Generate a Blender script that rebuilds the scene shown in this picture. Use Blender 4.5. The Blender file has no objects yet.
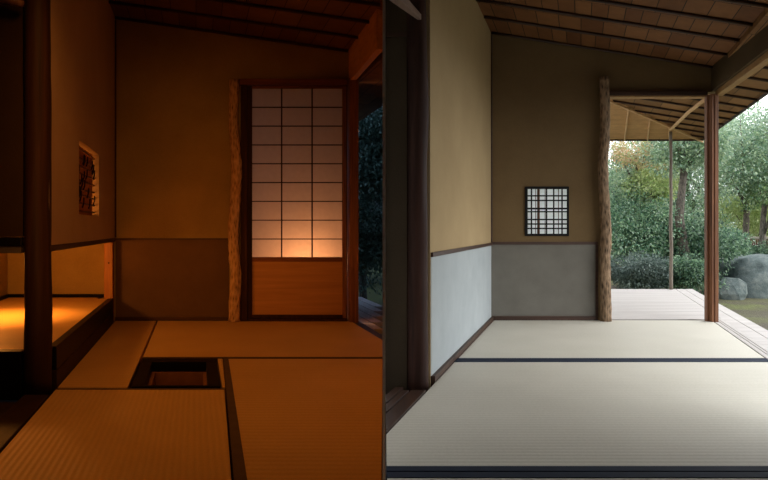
import bpy, bmesh, math, random
from mathutils import Vector, noise, Matrix
C = bpy.context.scene.collection
S = bpy.context.scene
random.seed(7)

# ---------------------------------------------------------------- camera
F, CX, HY, EYE = 600.0, 384.0, 228.0, 0.795
cam_d = bpy.data.cameras.new('camera'); cam = bpy.data.objects.new('camera', cam_d); C.objects.link(cam)
cam_d.sensor_fit = 'HORIZONTAL'; cam_d.sensor_width = 36.0; cam_d.lens = 36.0 * F / 768.0
cam_d.shift_y = -12.0 / 768.0
cam.location = (0, 0, EYE); cam.rotation_euler = (math.pi / 2, 0, 0)
cam_d.clip_start = 0.05; cam_d.clip_end = 200
S.camera = cam
S.view_settings.view_transform = 'Standard'; S.view_settings.look = 'None'
S.view_settings.gamma = 1; S.view_settings.exposure = 0.0; S.view_settings.use_curve_mapping = False
S.cycles.use_denoising = True
S.cycles.max_bounces = 10; S.cycles.diffuse_bounces = 6; S.cycles.sample_clamp_indirect = 6

# the two tea rooms are wings that splay away from the added dividing wall
AL, AR = -188.0 / F, 197.0 / F          # run of each wing's side walls (metres across per metre deep)
DL, DR = 5.16, 5.185                    # depth of the two back walls
HALF = 0.0046                           # half thickness of the added dividing wall

def W(u, d, z, a=0.0): return (a * d + u, d, z)
def G(px, py, z=0.0):
    Y = F * (EYE - z) / (py - HY); return ((px - CX) * Y / F, Y, z)
def at(px, py, Y): return ((px - CX) * Y / F, Y, EYE - (py - HY) * Y / F)

# ---------------------------------------------------------------- materials
def nodes(name):
    m = bpy.data.materials.new(name); m.use_nodes = True
    nt = m.node_tree; b = nt.nodes['Principled BSDF']
    return m, nt, b
def N(nt, t, **kw):
    n = nt.nodes.new(t)
    for k, v in kw.items():
        if k in n.inputs: n.inputs[k].default_value = v
        else: setattr(n, k, v)
    return n
def lin(c):
    f = lambda v: v / 12.92 if v <= .04045 else ((v + .055) / 1.055) ** 2.4
    return tuple(f(v / 255.0) for v in c) + (1.0,)
def ramp(nt, src, stops):
    r = nt.nodes.new('ShaderNodeValToRGB'); e = r.color_ramp.elements
    while len(e) < len(stops): e.new(0.5)
    for i, (p, c) in enumerate(stops): e[i].position = p; e[i].color = c
    nt.links.new(src, r.inputs['Fac']); return r
def bump(nt, b, src, strength, dist=0.01):
    k = N(nt, 'ShaderNodeBump', Strength=strength, Distance=dist)
    nt.links.new(src, k.inputs['Height']); nt.links.new(k.outputs['Normal'], b.inputs['Normal'])

def plaster(name, c1, c2, scale=3.0, rough=.95, bmp=.25):
    m, nt, b = nodes(name); tc = N(nt, 'ShaderNodeTexCoord')
    n1 = N(nt, 'ShaderNodeTexNoise', Scale=scale, Detail=8.0, Roughness=.6)
    n2 = N(nt, 'ShaderNodeTexNoise', Scale=110.0, Detail=4.0)
    nt.links.new(tc.outputs['Object'], n1.inputs['Vector']); nt.links.new(tc.outputs['Object'], n2.inputs['Vector'])
    mx = N(nt, 'ShaderNodeMath', operation='MULTIPLY_ADD'); mx.inputs[1].default_value = .25
    nt.links.new(n2.outputs['Fac'], mx.inputs[0])
    sc = N(nt, 'ShaderNodeMath', operation='MULTIPLY'); sc.inputs[1].default_value = .75
    nt.links.new(n1.outputs['Fac'], sc.inputs[0]); nt.links.new(sc.outputs[0], mx.inputs[2])
    r = ramp(nt, mx.outputs[0], [(.3, lin(c1)), (.7, lin(c2))])
    nt.links.new(r.outputs['Color'], b.inputs['Base Color'])
    b.inputs['Roughness'].default_value = rough; b.inputs['Specular IOR Level'].default_value = .1
    bump(nt, b, n2.outputs['Fac'], bmp, .004); return m

def wood(name, c1, c2, axis='Z', scale=26.0, rough=.55, spec=.35, stretch=.05, bmp=.2):
    m, nt, b = nodes(name); tc = N(nt, 'ShaderNodeTexCoord'); mp = N(nt, 'ShaderNodeMapping')
    s = [1, 1, 1]; s['XYZ'.index(axis)] = stretch; mp.inputs['Scale'].default_value = s
    nt.links.new(tc.outputs['Object'], mp.inputs['Vector'])
    n1 = N(nt, 'ShaderNodeTexNoise', Scale=scale, Detail=6.0, Roughness=.65, Distortion=.6)
    nt.links.new(mp.outputs[0], n1.inputs['Vector'])
    r = ramp(nt, n1.outputs['Fac'], [(.32, lin(c1)), (.68, lin(c2))])
    nt.links.new(r.outputs['Color'], b.inputs['Base Color'])
    b.inputs['Roughness'].default_value = rough; b.inputs['Specular IOR Level'].default_value = spec
    bump(nt, b, n1.outputs['Fac'], bmp, .006); return m

def bark(name, c1, c2, c3):
    m, nt, b = nodes(name); tc = N(nt, 'ShaderNodeTexCoord'); mp = N(nt, 'ShaderNodeMapping')
    mp.inputs['Scale'].default_value = (1.6, 1.6, .5); nt.links.new(tc.outputs['Object'], mp.inputs['Vector'])
    n1 = N(nt, 'ShaderNodeTexNoise', Scale=38.0, Detail=7.0, Roughness=.7); v = N(nt, 'ShaderNodeTexVoronoi', Scale=34.0)
    nt.links.new(mp.outputs[0], n1.inputs['Vector']); nt.links.new(mp.outputs[0], v.inputs['Vector'])
    a = N(nt, 'ShaderNodeMath', operation='MULTIPLY'); nt.links.new(n1.outputs['Fac'], a.inputs[0]); nt.links.new(v.outputs['Distance'], a.inputs[1])
    r = ramp(nt, a.outputs[0], [(.02, lin(c1)), (.14, lin(c2)), (.4, lin(c3))])
    nt.links.new(r.outputs['Color'], b.inputs['Base Color']); b.inputs['Roughness'].default_value = .9
    bump(nt, b, a.outputs[0], .8, .02); return m

def tatami(name, c1, c2, direction, period):
    """woven rush: fine ribs running across 'direction' (a vector in plan)"""
    m, nt, b = nodes(name); tc = N(nt, 'ShaderNodeTexCoord')
    dt = N(nt, 'ShaderNodeVectorMath', operation='DOT_PRODUCT'); dt.inputs[1].default_value = direction
    nt.links.new(tc.outputs['Object'], dt.inputs[0])
    k = N(nt, 'ShaderNodeMath', operation='MULTIPLY'); k.inputs[1].default_value = 2 * math.pi / period
    nt.links.new(dt.outputs['Value'], k.inputs[0])
    sn = N(nt, 'ShaderNodeMath', operation='SINE'); nt.links.new(k.outputs[0], sn.inputs[0])
    n1 = N(nt, 'ShaderNodeTexNoise', Scale=2.2, Detail=5.0); nt.links.new(tc.outputs['Object'], n1.inputs['Vector'])
    n2 = N(nt, 'ShaderNodeTexNoise', Scale=90.0, Detail=3.0); nt.links.new(tc.outputs['Object'], n2.inputs['Vector'])
    a = N(nt, 'ShaderNodeMath', operation='MULTIPLY_ADD'); a.inputs[1].default_value = .08
    nt.links.new(sn.outputs[0], a.inputs[0])
    a2 = N(nt, 'ShaderNodeMath', operation='MULTIPLY_ADD'); a2.inputs[1].default_value = .5
    nt.links.new(n1.outputs['Fac'], a2.inputs[0])
    a3 = N(nt, 'ShaderNodeMath', operation='MULTIPLY'); a3.inputs[1].default_value = .5
    nt.links.new(n2.outputs['Fac'], a3.inputs[0]); nt.links.new(a3.outputs[0], a2.inputs[2]); nt.links.new(a2.outputs[0], a.inputs[2])
    r = ramp(nt, a.outputs[0], [(.25, lin(c1)), (.75, lin(c2))])
    nt.links.new(r.outputs['Color'], b.inputs['Base Color'])
    b.inputs['Roughness'].default_value = .6; b.inputs['Specular IOR Level'].default_value = .25
    bump(nt, b, sn.outputs[0], .25, .003); return m

def flat(name, c, rough=.6, spec=.3, var=.12, scale=20.0):
    m, nt, b = nodes(name); tc = N(nt, 'ShaderNodeTexCoord'); n1 = N(nt, 'ShaderNodeTexNoise', Scale=scale, Detail=5.0)
    nt.links.new(tc.outputs['Object'], n1.inputs['Vector'])
    c = lin(c); lo = tuple(v * (1 - var) for v in c[:3]) + (1,); hi = tuple(min(1, v * (1 + var)) for v in c[:3]) + (1,)
    r = ramp(nt, n1.outputs['Fac'], [(.3, lo), (.7, hi)]); nt.links.new(r.outputs['Color'], b.inputs['Base Color'])
    b.inputs['Roughness'].default_value = rough; b.inputs['Specular IOR Level'].default_value = spec
    return m

def paper(name, c, trans):
    m, nt, b = nodes(name); nt.nodes.remove(b); out = nt.nodes['Material Output']
    tc = N(nt, 'ShaderNodeTexCoord'); n1 = N(nt, 'ShaderNodeTexNoise', Scale=25.0, Detail=6.0); nt.links.new(tc.outputs['Object'], n1.inputs['Vector'])
    c = lin(c); r = ramp(nt, n1.outputs['Fac'], [(.3, tuple(v * .94 for v in c[:3]) + (1,)), (.7, c)])
    d = N(nt, 'ShaderNodeBsdfDiffuse'); t = N(nt, 'ShaderNodeBsdfTranslucent'); mx = N(nt, 'ShaderNodeMixShader'); mx.inputs[0].default_value = trans
    for q in (d, t): nt.links.new(r.outputs['Color'], q.inputs['Color'])
    nt.links.new(d.outputs[0], mx.inputs[1]); nt.links.new(t.outputs[0], mx.inputs[2]); nt.links.new(mx.outputs[0], out.inputs['Surface'])
    return m

def boards(name, c1, c2, seam, a, row, width):
    """thin ceiling boards: rows between battens, staggered joints"""
    m, nt, b = nodes(name); tc = N(nt, 'ShaderNodeTexCoord'); sp = N(nt, 'ShaderNodeSeparateXYZ')
    nt.links.new(tc.outputs['Object'], sp.inputs[0])
    k = N(nt, 'ShaderNodeMath', operation='MULTIPLY_ADD'); k.inputs[1].default_value = -a
    nt.links.new(sp.outputs['Y'], k.inputs[0]); nt.links.new(sp.outputs['X'], k.inputs[2])
    cb = N(nt, 'ShaderNodeCombineXYZ'); nt.links.new(k.outputs[0], cb.inputs['X']); nt.links.new(sp.outputs['Y'], cb.inputs['Y'])
    br = N(nt, 'ShaderNodeTexBrick', offset=.37, offset_frequency=3, squash=.7, squash_frequency=2)
    br.inputs['Color1'].default_value = lin(c1); br.inputs['Color2'].default_value = lin(c2); br.inputs['Mortar'].default_value = lin(seam)
    br.inputs['Scale'].default_value = 1.0; br.inputs['Mortar Size'].default_value = .0035; br.inputs['Brick Width'].default_value = width
    br.inputs['Row Height'].default_value = row; br.inputs['Bias'].default_value = 0
    nt.links.new(cb.outputs[0], br.inputs['Vector'])
    n1 = N(nt, 'ShaderNodeTexNoise', Scale=9.0, Detail=6.0, Roughness=.65); nt.links.new(cb.outputs[0], n1.inputs['Vector'])
    mx = N(nt, 'ShaderNodeMix', data_type='RGBA', blend_type='MULTIPLY'); mx.inputs[0].default_value = .55
    nt.links.new(br.outputs['Color'], mx.inputs[6]); nt.links.new(n1.outputs['Fac'], mx.inputs[7])
    g = N(nt, 'ShaderNodeMix', data_type='RGBA', blend_type='ADD'); g.inputs[0].default_value = .35
    nt.links.new(mx.outputs[2], g.inputs[6]); nt.links.new(mx.outputs[2], g.inputs[7])
    nt.links.new(g.outputs[2], b.inputs['Base Color']); b.inputs['Roughness'].default_value = .7
    b.inputs['Specular IOR Level'].default_value = .2
    return m

def leafmat(name, cs, rough=.45, trans=.35):
    m, nt, b = nodes(name); g = N(nt, 'ShaderNodeNewGeometry')
    k = len(cs); r = ramp(nt, g.outputs['Random Per Island'], [(i / max(1, k - 1), lin(c)) for i, c in enumerate(cs)])
    nt.links.new(r.outputs['Color'], b.inputs['Base Color']); b.inputs['Roughness'].default_value = rough
    b.inputs['Specular IOR Level'].default_value = .5
    t = N(nt, 'ShaderNodeBsdfTranslucent'); nt.links.new(r.outputs['Color'], t.inputs['Color'])
    mx = N(nt, 'ShaderNodeMixShader'); mx.inputs[0].default_value = trans
    nt.links.new(b.outputs[0], mx.inputs[1]); nt.links.new(t.outputs[0], mx.inputs[2])
    nt.links.new(mx.outputs[0], nt.nodes['Material Output'].inputs['Surface']); return m

M = {}
M['white'] = flat('white_paint', (250, 250, 250), .5, .3, .01)
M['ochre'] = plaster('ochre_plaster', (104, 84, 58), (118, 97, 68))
M['tan'] = plaster('tan_plaster', (166, 142, 106), (182, 158, 120), 2.0)
M['clay_night'] = plaster('ochre_clay_plaster', (146, 126, 80), (174, 152, 98), 2.2)
M['greyclay'] = plaster('grey_clay_plaster', (176, 156, 132), (194, 172, 148), 2.0)
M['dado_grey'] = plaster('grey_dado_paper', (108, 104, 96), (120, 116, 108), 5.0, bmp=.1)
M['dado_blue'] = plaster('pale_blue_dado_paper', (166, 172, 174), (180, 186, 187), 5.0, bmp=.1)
M['dado_brown'] = plaster('brown_dado_paper', (92, 72, 52), (106, 84, 62), 5.0, bmp=.1)
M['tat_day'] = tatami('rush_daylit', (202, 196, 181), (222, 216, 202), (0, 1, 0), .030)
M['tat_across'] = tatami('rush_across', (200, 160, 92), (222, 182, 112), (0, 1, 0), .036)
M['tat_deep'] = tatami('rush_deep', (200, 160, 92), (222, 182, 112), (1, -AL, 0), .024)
M['heri_navy'] = flat('navy_cloth', (38, 46, 62), .8, .2)
M['heri_brown'] = flat('brown_cloth', (92, 74, 58), .85, .2)
M['darkwood'] = wood('dark_post_wood', (38, 22, 16), (70, 42, 32), 'Z', 24, .65, .2)
M['redwood'] = wood('red_brown_wood', (88, 54, 34), (150, 100, 66), 'Z', 40, .55)
M['redwood_x'] = wood('red_brown_wood_across', (92, 52, 30), (132, 80, 48), 'X', 40, .55)
M['rail'] = wood('dark_rail_wood', (50, 32, 22), (76, 50, 36), 'X', 30, .5)
M['rail_y'] = wood('dark_rail_wood_deep', (50, 33, 24), (78, 52, 38), 'Y', 30, .5)
M['golden'] = wood('golden_beam_wood', (140, 104, 60), (180, 138, 84), 'Y', 30, .5)
M['lightpost'] = wood('pale_corner_wood', (150, 100, 56), (196, 136, 80), 'Z', 22, .5)
M['grey_deck'] = wood('weathered_deck', (178, 170, 165), (204, 197, 192), 'X', 22, .6, .3, .04)
M['grey_deck_y'] = wood('weathered_deck_deep', (178, 170, 165), (204, 197, 192), 'Y', 22, .6, .3, .04)
M['palepost'] = wood('pale_pole', (150, 140, 128), (190, 180, 166), 'Z', 30, .7)
M['bark'] = bark('rough_bark', (50, 37, 28), (112, 90, 68), (158, 130, 102))
M['black'] = flat('black_lacquer', (14, 11, 9), .45, .12, .1)
M['clay'] = flat('hearth_clay', (140, 96, 60), .95, .1, .1)
M['ash'] = flat('ash', (90, 82, 74), 1.0, .05, .2, 60)
M['floorwood'] = wood('dark_floor_wood', (40, 26, 18), (62, 42, 28), 'Y', 20, .5)
M['ceil'] = boards('ceiling_boards', (128, 88, 54), (100, 64, 38), (34, 22, 14), AR, .345, .17)
M['ceil_l'] = boards('ceiling_boards_night', (118, 86, 54), (94, 64, 38), (42, 28, 18), AL, .345, .2)
M['soffit'] = boards('eave_boards', (146, 108, 68), (122, 88, 54), (50, 34, 20), AR, .345, .3)
M['soffit_pale'] = boards('back_eave_boards', (194, 152, 104), (180, 138, 92), (150, 112, 72), AR, .2, 2.5)
M['batten'] = wood('dark_batten', (40, 24, 16), (64, 38, 24), 'X', 30, .5)
M['pole'] = wood('pale_rafter', (196, 156, 108), (222, 184, 136), 'Y', 30, .6)
M['paper'] = paper('shoji_paper', (212, 200, 190), .68)
M['paper_win'] = paper('window_paper', (248, 250, 250), .85)
M['bamboo'] = wood('bamboo', (150, 96, 44), (196, 134, 66), 'Z', 18, .4)
M['reed'] = wood('brown_reed', (84, 56, 38), (116, 80, 56), 'Z', 30, .6)
M['lattice'] = flat('black_lattice', (15, 12, 10), .6, .15)
M['panelwood'] = wood('pale_door_panel', (176, 128, 80), (198, 148, 98), 'X', 20, .6, .25)

# ---------------------------------------------------------------- mesh building
class MB:
    def __init__(s): s.v = []; s.f = []; s.sm = []
    def add(s, vs, fs, smooth=False):
        o = len(s.v); s.v += [tuple(v) for v in vs]; s.f += [tuple(i + o for i in f) for f in fs]; s.sm += [smooth] * len(fs); return s
    def hexa(s, b, t):       # bottom quad, top quad (counter-clockwise from above)
        return s.add(list(b) + list(t), [(3, 2, 1, 0), (4, 5, 6, 7), (0, 1, 5, 4), (1, 2, 6, 5), (2, 3, 7, 6), (3, 0, 4, 7)])
    def box(s, a, u0, u1, d0, d1, z0, z1):
        q = [(u0, d0), (u1, d0), (u1, d1), (u0, d1)]
        return s.hexa([W(u, d, z0, a) for u, d in q], [W(u, d, z1, a) for u, d in q])
    def prism(s, pts, z0, z1):    # plan polygon, counter-clockwise
        n = len(pts); vs = [(p[0], p[1], z0) for p in pts] + [(p[0], p[1], z1) for p in pts]
        fs = [tuple(range(n - 1, -1, -1)), tuple(range(n, 2 * n))] + [(i, (i + 1) % n, n + (i + 1) % n, n + i) for i in range(n)]
        return s.add(vs, fs)
    def tube(s, pts, rs, n=12, wob=0.0, seed=0.0):
        pts = [Vector(p) for p in pts]; vs = []; fs = []
        for i, p in enumerate(pts):
            t = (pts[min(i + 1, len(pts) - 1)] - pts[max(i - 1, 0)]).normalized()
            x = t.orthogonal().normalized() if abs(t.z) < .9 else Vector((1, 0, 0)); x = (x - t * x.dot(t)).normalized(); y = t.cross(x)
            r = rs[i] if isinstance(rs, (list, tuple)) else rs
            for j in range(n):
                a = 2 * math.pi * j / n; q = r
                if wob: q = r * (1 + wob * noise.noise(Vector((math.cos(a) * 1.6 + seed, math.sin(a) * 1.6, i * .55))) + wob * .6 * noise.noise(Vector((math.cos(a) * 5 + seed, math.sin(a) * 5, i * 1.4))))
                vs.append(p + x * math.cos(a) * q + y * math.sin(a) * q)
        for i in range(len(pts) - 1):
            for j in range(n):
                k = (j + 1) % n; fs.append((i * n + j, i * n + k, (i + 1) * n + k, (i + 1) * n + j))
        fs.append(tuple(range(n - 1, -1, -1))); fs.append(tuple((len(pts) - 1) * n + j for j in range(n)))
        return s.add(vs, fs, True)
    def build(s, name, mat, parent=None, bevel=0.0):
        me = bpy.data.meshes.new(name); me.from_pydata(s.v, [], s.f); me.polygons.foreach_set('use_smooth', s.sm)
        bm = bmesh.new(); bm.from_mesh(me); bmesh.ops.recalc_face_normals(bm, faces=bm.faces)
        if bevel: bmesh.ops.bevel(bm, geom=[e for e in bm.edges if e.calc_face_angle(0) > .5], offset=bevel, segments=2, profile=.5, affect='EDGES')
        bm.to_mesh(me); bm.free()
        me.materials.append(mat); o = bpy.data.objects.new(name, me); C.objects.link(o)
        if parent: o.parent = parent
        return o
def tag(o, label=None, cat=None, group=None, kind=None):
    if label: o['label'] = label
    if cat: o['category'] = cat
    if group: o['group'] = group
    if kind: o['kind'] = kind
    return o
def struct(o, label, cat='wall'): return tag(o, label, cat, None, 'structure')
def empty(name, label=None, cat=None, group=None, kind=None):
    o = bpy.data.objects.new(name, None); C.objects.link(o); o.empty_display_size = .1
    return tag(o, label, cat, group, kind)
def log(name, base, top, r, mat, wob=.12, n=18, seg=30, bend=0.0, seed=0.0, taper=.9, parent=None):
    b, t = Vector(base), Vector(top); pts = []; rs = []
    for i in range(seg + 1):
        k = i / seg; p = b.lerp(t, k)
        p.x += bend * noise.noise(Vector((seed, 3.1, k * 4))) * math.sin(math.pi * k); p.y += bend * .6 * noise.noise(Vector((seed, 9.1, k * 4))) * math.sin(math.pi * k)
        pts.append(p); rs.append(r * (1 + (taper - 1) * k))
    return MB().tube(pts, rs, n, wob, seed).build(name, mat, parent)

# ================================================================ added dividing wall: keeps the day sky's light off the lamplit side
w = MB().prism([(-HALF, 1.85), (HALF, 1.85), (HALF, 34), (-HALF, 34)], -.6, 14).build('wall_middle_added', M['white'])
struct(w, 'added white wall keeping daylight out of the lamplit room')

# ================================================================ NIGHT ROOM (lamplit)
def zl(u): return 2.61 - .1433 * (u + .72)
fl = MB().prism([(-4.4, -.6), (-HALF, -.6), (-HALF, 5.3), (-4.4, 5.3)], -.32, -.26).build('floor', M['floorwood'])
struct(fl, 'dark boarded subfloor under the lamplit room', 'floor')

def mat_thing(pts, label, mat, borders, hm, group=None, z=0.0, th=.055, name='tatami_mat'):
    o = MB().prism(pts, z - th, z).build(name, mat, None, .004); tag(o, label, 'tatami mat', group)
    for q in borders: MB().prism(q, z - th + .006, z + .0025).build('border', hm, o)
    return o
def q2(*pp): return [G(*p)[:2] for p in pp]
def q3(*pp, a=AL): return [W(u, d, 0, a)[:2] for u, d in pp]
G1 = 'tatami mats in the lamplit room'
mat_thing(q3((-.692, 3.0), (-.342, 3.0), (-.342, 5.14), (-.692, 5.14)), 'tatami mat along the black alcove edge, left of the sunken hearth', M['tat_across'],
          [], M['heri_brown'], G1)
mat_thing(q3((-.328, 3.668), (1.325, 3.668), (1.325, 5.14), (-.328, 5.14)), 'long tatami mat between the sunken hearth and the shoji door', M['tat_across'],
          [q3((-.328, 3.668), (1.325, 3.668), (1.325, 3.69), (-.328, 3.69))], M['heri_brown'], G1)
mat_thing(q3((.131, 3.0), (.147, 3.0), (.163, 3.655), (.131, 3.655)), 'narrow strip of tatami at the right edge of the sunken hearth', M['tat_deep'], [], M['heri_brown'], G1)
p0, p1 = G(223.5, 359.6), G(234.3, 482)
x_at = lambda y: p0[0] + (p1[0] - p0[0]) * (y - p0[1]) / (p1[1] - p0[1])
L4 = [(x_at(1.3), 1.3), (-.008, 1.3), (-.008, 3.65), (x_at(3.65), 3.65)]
mat_thing(L4, 'large tatami mat in front right of the sunken hearth, cut by the added dividing wall', M['tat_across'],
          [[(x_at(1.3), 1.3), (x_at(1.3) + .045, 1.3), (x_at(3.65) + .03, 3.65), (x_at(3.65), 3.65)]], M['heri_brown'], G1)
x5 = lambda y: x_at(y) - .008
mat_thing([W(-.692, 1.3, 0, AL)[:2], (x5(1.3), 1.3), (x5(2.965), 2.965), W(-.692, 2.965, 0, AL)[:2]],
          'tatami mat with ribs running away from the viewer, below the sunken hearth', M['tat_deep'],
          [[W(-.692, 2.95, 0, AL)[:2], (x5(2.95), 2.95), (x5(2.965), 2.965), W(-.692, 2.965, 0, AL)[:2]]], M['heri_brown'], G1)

# sunken hearth
he = empty('sunken_hearth', 'square sunken hearth with black lacquered frame set among the tatami', 'hearth')
U0, U1, D0, D1 = -.322, .122, 3.0, 3.648
fw, fd = .062, .10
for nm, bx in (('frame_bar', (U0, U1, D1 - fd, D1)), ('frame_bar', (U0, U1, D0, D0 + .026)), ('frame_bar', (U0, U0 + fw, D0 + .026, D1 - fd)), ('frame_bar', (U1 - fw, U1, D0 + .026, D1 - fd))):
    MB().box(AL, bx[0], bx[1], bx[2], bx[3], -.055, .003).build(nm, M['black'], he, .003)
c = MB(); i0, i1, j0, j1 = U0 + fw - .01, U1 - fw + .01, D0 + .05, D1 - fd + .01
c.box(AL, i0 - .01, i1 + .01, j1 - .03, j1 + .03, -.24, -.056); c.box(AL, i0 - .01, i1 + .01, j0 - .03, j0 + .03, -.24, -.056)
c.box(AL, i0 - .01, i0 + .03, j0 + .03, j1 - .03, -.24, -.056); c.box(AL, i1 - .03, i1 + .01, j0 + .03, j1 - .03, -.24, -.056)
c.build('clay_lining', M['clay'], he)
MB().box(AL, i0 + .03, i1 - .03, j0 + .03, j1 - .03, -.25, -.19).build('ash_bed', M['ash'], he)

M['sill_dark'] = wood('dark_sill', (40, 26, 18), (58, 38, 26), 'Y', 30, .6, .15)
# sill and boards in front of the alcove
s = MB().box(AL, -.82, -.70, 1.25, 2.86, -.06, .002).build('trim_1', M['sill_dark'], None, .004); struct(s, 'dark sill board along the left edge of the lamplit tatami', 'sill')
s = MB().box(AL, -2.4, -.825, .4, 2.84, -.10, -.03).build('floor', M['floorwood']); struct(s, 'dark floorboards in front of the raised alcove', 'floor')

# raised alcove platform
pl = empty('alcove_platform', 'raised tatami alcove floor with glossy black edge beams, lit by a lamp', 'platform')
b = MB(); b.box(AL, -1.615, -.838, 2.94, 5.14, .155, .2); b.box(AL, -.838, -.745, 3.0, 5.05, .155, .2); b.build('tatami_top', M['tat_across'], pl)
MB().box(AL, -1.615, -.838, 2.87, 2.935, -.03, .203).build('front_beam', M['black'], pl, .004)
MB().box(AL, -.742, -.697, 3.0, 5.05, .085, .203).build('side_beam', M['black'], pl, .004)
MB().box(AL, -.738, -.695, 3.0, 5.05, -.06, .083).build('side_board', M['sill_dark'], pl, .003)
# lamplit posts
lp = log('dark_post', ((37.5 - CX) * 2.93 / F, 2.93, -.03), ((38 - CX) * 2.93 / F, 2.93, 2.74), .0605, wood('darker_post_wood', (34, 20, 13), (62, 38, 26), 'Z', 24, .6, .2), .07, 20, 26, .02, 2.0, .94)  # post wood somewhat darker than the shared dark wood
tag(lp, 'dark rounded log post at the corner of the raised lamplit alcove', 'post')
cp = MB().box(AL, -.775, -.702, 5.055, 5.15, -.06, .675).build('corner_post', M['lightpost'], None, .008); tag(cp, 'short pale hewn post at the far corner of the raised alcove', 'post')
for z, r in ((.48, .006), (.2, .008)): pass
kn = MB().tube([(W(-.735, 5.053, .5, AL)), W(-.735, 5.049, .5, AL)], [.007, .004], 10).build('knot', M['darkwood'], cp)
M['grey_board'] = wood('grey_board', (70, 62, 60), (92, 84, 80), 'X', 30, .6)
# hanging walls over the alcove
wl = empty('wall_left'); struct(wl, 'plaster hanging wall with reed window above the lamplit alcove')
b = MB(); d0, d1, z0, z1 = 3.574, 4.31, .877, 1.32
def slab(b, u0, u1, da, db, za, zbf):      # slab along depth whose top follows the ceiling
    b.hexa([W(u0, da, za, AL), W(u1, da, za, AL), W(u1, db, za, AL), W(u0, db, za, AL)], [W(u0, da, zbf(u0), AL), W(u1, da, zbf(u1), AL), W(u1, db, zbf(u1), AL), W(u0, db, zbf(u0), AL)])
b.hexa([W(-.79, 2.93, .71, AL), W(-.717, 2.93, .71, AL), W(-.697, d0, .71, AL), W(-.775, d0, .71, AL)],
       [W(-.79, 2.93, zl(-.79), AL), W(-.717, 2.93, zl(-.717), AL), W(-.697, d0, zl(-.697), AL), W(-.775, d0, zl(-.775), AL)]); slab(b, -.775, -.697, d1, DL, .71, zl)
b.box(AL, -.775, -.697, d0, d1, .71, z0); slab(b, -.775, -.697, d0, d1, z1, zl)
b.build('wall_plaster', M['greyclay'], wl)
wn = empty('window_1'); struct(wn, 'reed lattice window with orange lit edge in the lamplit side wall', 'window')
b = MB()
for i in range(15):
    d = d0 + .03 + (d1 - d0 - .06) * i / 14 + random.uniform(-.012, .012)
    b.tube([W(-.75, d, z0, AL), W(-.75 + random.uniform(-.003, .003), d + random.uniform(-.02, .02), (z0 + z1) / 2, AL), W(-.75, d + random.uniform(-.01, .01), z1, AL)], random.uniform(.006, .012), 8)
b.build('upright_reed', M['bamboo'], wn)  # lighter bamboo tone stands in for lamp light on the reeds
b = MB()
for i in range(9):
    z = z0 + .03 + (z1 - z0 - .06) * i / 8
    b.tube([W(-.733, d0, z, AL), W(-.733, (d0 + d1) / 2, z + random.uniform(-.012, .012), AL), W(-.733, d1, z, AL)], .006, 8)
b.build('cross_reed', M['reed'], wn)
b = MB()
for i in range(26):   # vine ties wound round the reeds
    d = random.uniform(d0 + .04, d1 - .04); z = random.uniform(z0 + .03, z1 - .08)
    b.tube([W(-.722, d - .025, z, AL), W(-.718, d, z + .03, AL), W(-.722, d + .025, z + .065, AL)], .0045, 6)
b.build('vine_tie', M['lattice'], wn)
t = MB().hexa([W(u, d, .679, AL) for u, d in ((-.79, 2.935), (-.712, 2.935), (-.689, 3.5), (-.689, 5.15), (-.79, 5.15))[:2] + ((-.689, 5.15), (-.79, 5.15))], [W(u, d, .709, AL) for u, d in ((-.79, 2.935), (-.712, 2.935), (-.689, 5.15), (-.79, 5.15))]).build('trim_2', M['rail_y'], None, .004); struct(t, 'dark rail under the hanging wall beside the lamplit alcove', 'rail')
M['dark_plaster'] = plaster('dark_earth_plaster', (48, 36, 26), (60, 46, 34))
wf = MB().box(AL, -2.3, -.835, 2.895, 2.96, .752, 2.72).build('wall_front', M['dark_plaster']); struct(wf, 'dark brown hanging wall left of the dark log post above the alcove')
t = MB().box(AL, -2.3, -.835, 2.87, 2.985, .708, .75).build('trim_3', M['black'], None, .004); struct(t, 'black rail under the hanging wall left of the log post', 'rail')
t = MB().box(AL, -2.3, -.838, 2.875, 2.98, .674, .706).build('trim_4', M['grey_board'], None, .003); struct(t, 'greyish board under the black rail left of the log post', 'rail')
t = MB().tube([W(-2.3, 2.84, 1.852, AL), W(-1.2, 2.84, 1.86, AL), W(-.9, 2.84, 1.875, AL), W(-.82, 2.84, 1.855, AL)], [.026, .024, .022, .016], 12).build('ceiling_pole', M['reed'])
tag(t, 'thin curved pole near the ceiling left of the dark log post', 'pole')
# alcove shell
w = MB(); w.box(AL, -1.70, -1.62, 2.9, DL, -.1, 2.8); o = w.build('wall_alcove', M['clay_night']); struct(o, 'far left clay wall of the lamplit alcove')
w = MB().box(AL, -2.45, -2.38, -.6, 2.9, -.1, 3.0).build('wall_outer', M['clay_night']); struct(w, 'side wall left of the viewer in the lamplit room')
w = MB().prism([(-3.0, -.6), (-HALF, -.6), (-HALF, -.52), (-3.0, -.52)], -.1, 3.2).build('wall_rear', M['clay_night']); struct(w, 'wall behind the viewer in the lamplit room')
w = MB().box(AL, -2.45, -1.70, 2.97, 3.03, -.1, 3.0).build('wall_return', M['clay_night']); struct(w, 'closing wall left of the lamplit alcove')
t = MB().box(AL, -1.615, -.78, 5.135, 5.157, .201, .228).build('baseboard_back', M['black']); struct(t, 'black skirting at the back of the lamplit alcove', 'baseboard')
t = MB().box(AL, -1.618, -1.60, 2.96, 5.13, .201, .228).build('baseboard_left', M['black']); struct(t, 'black skirting on the far left side of the lamplit alcove', 'baseboard')

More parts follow.
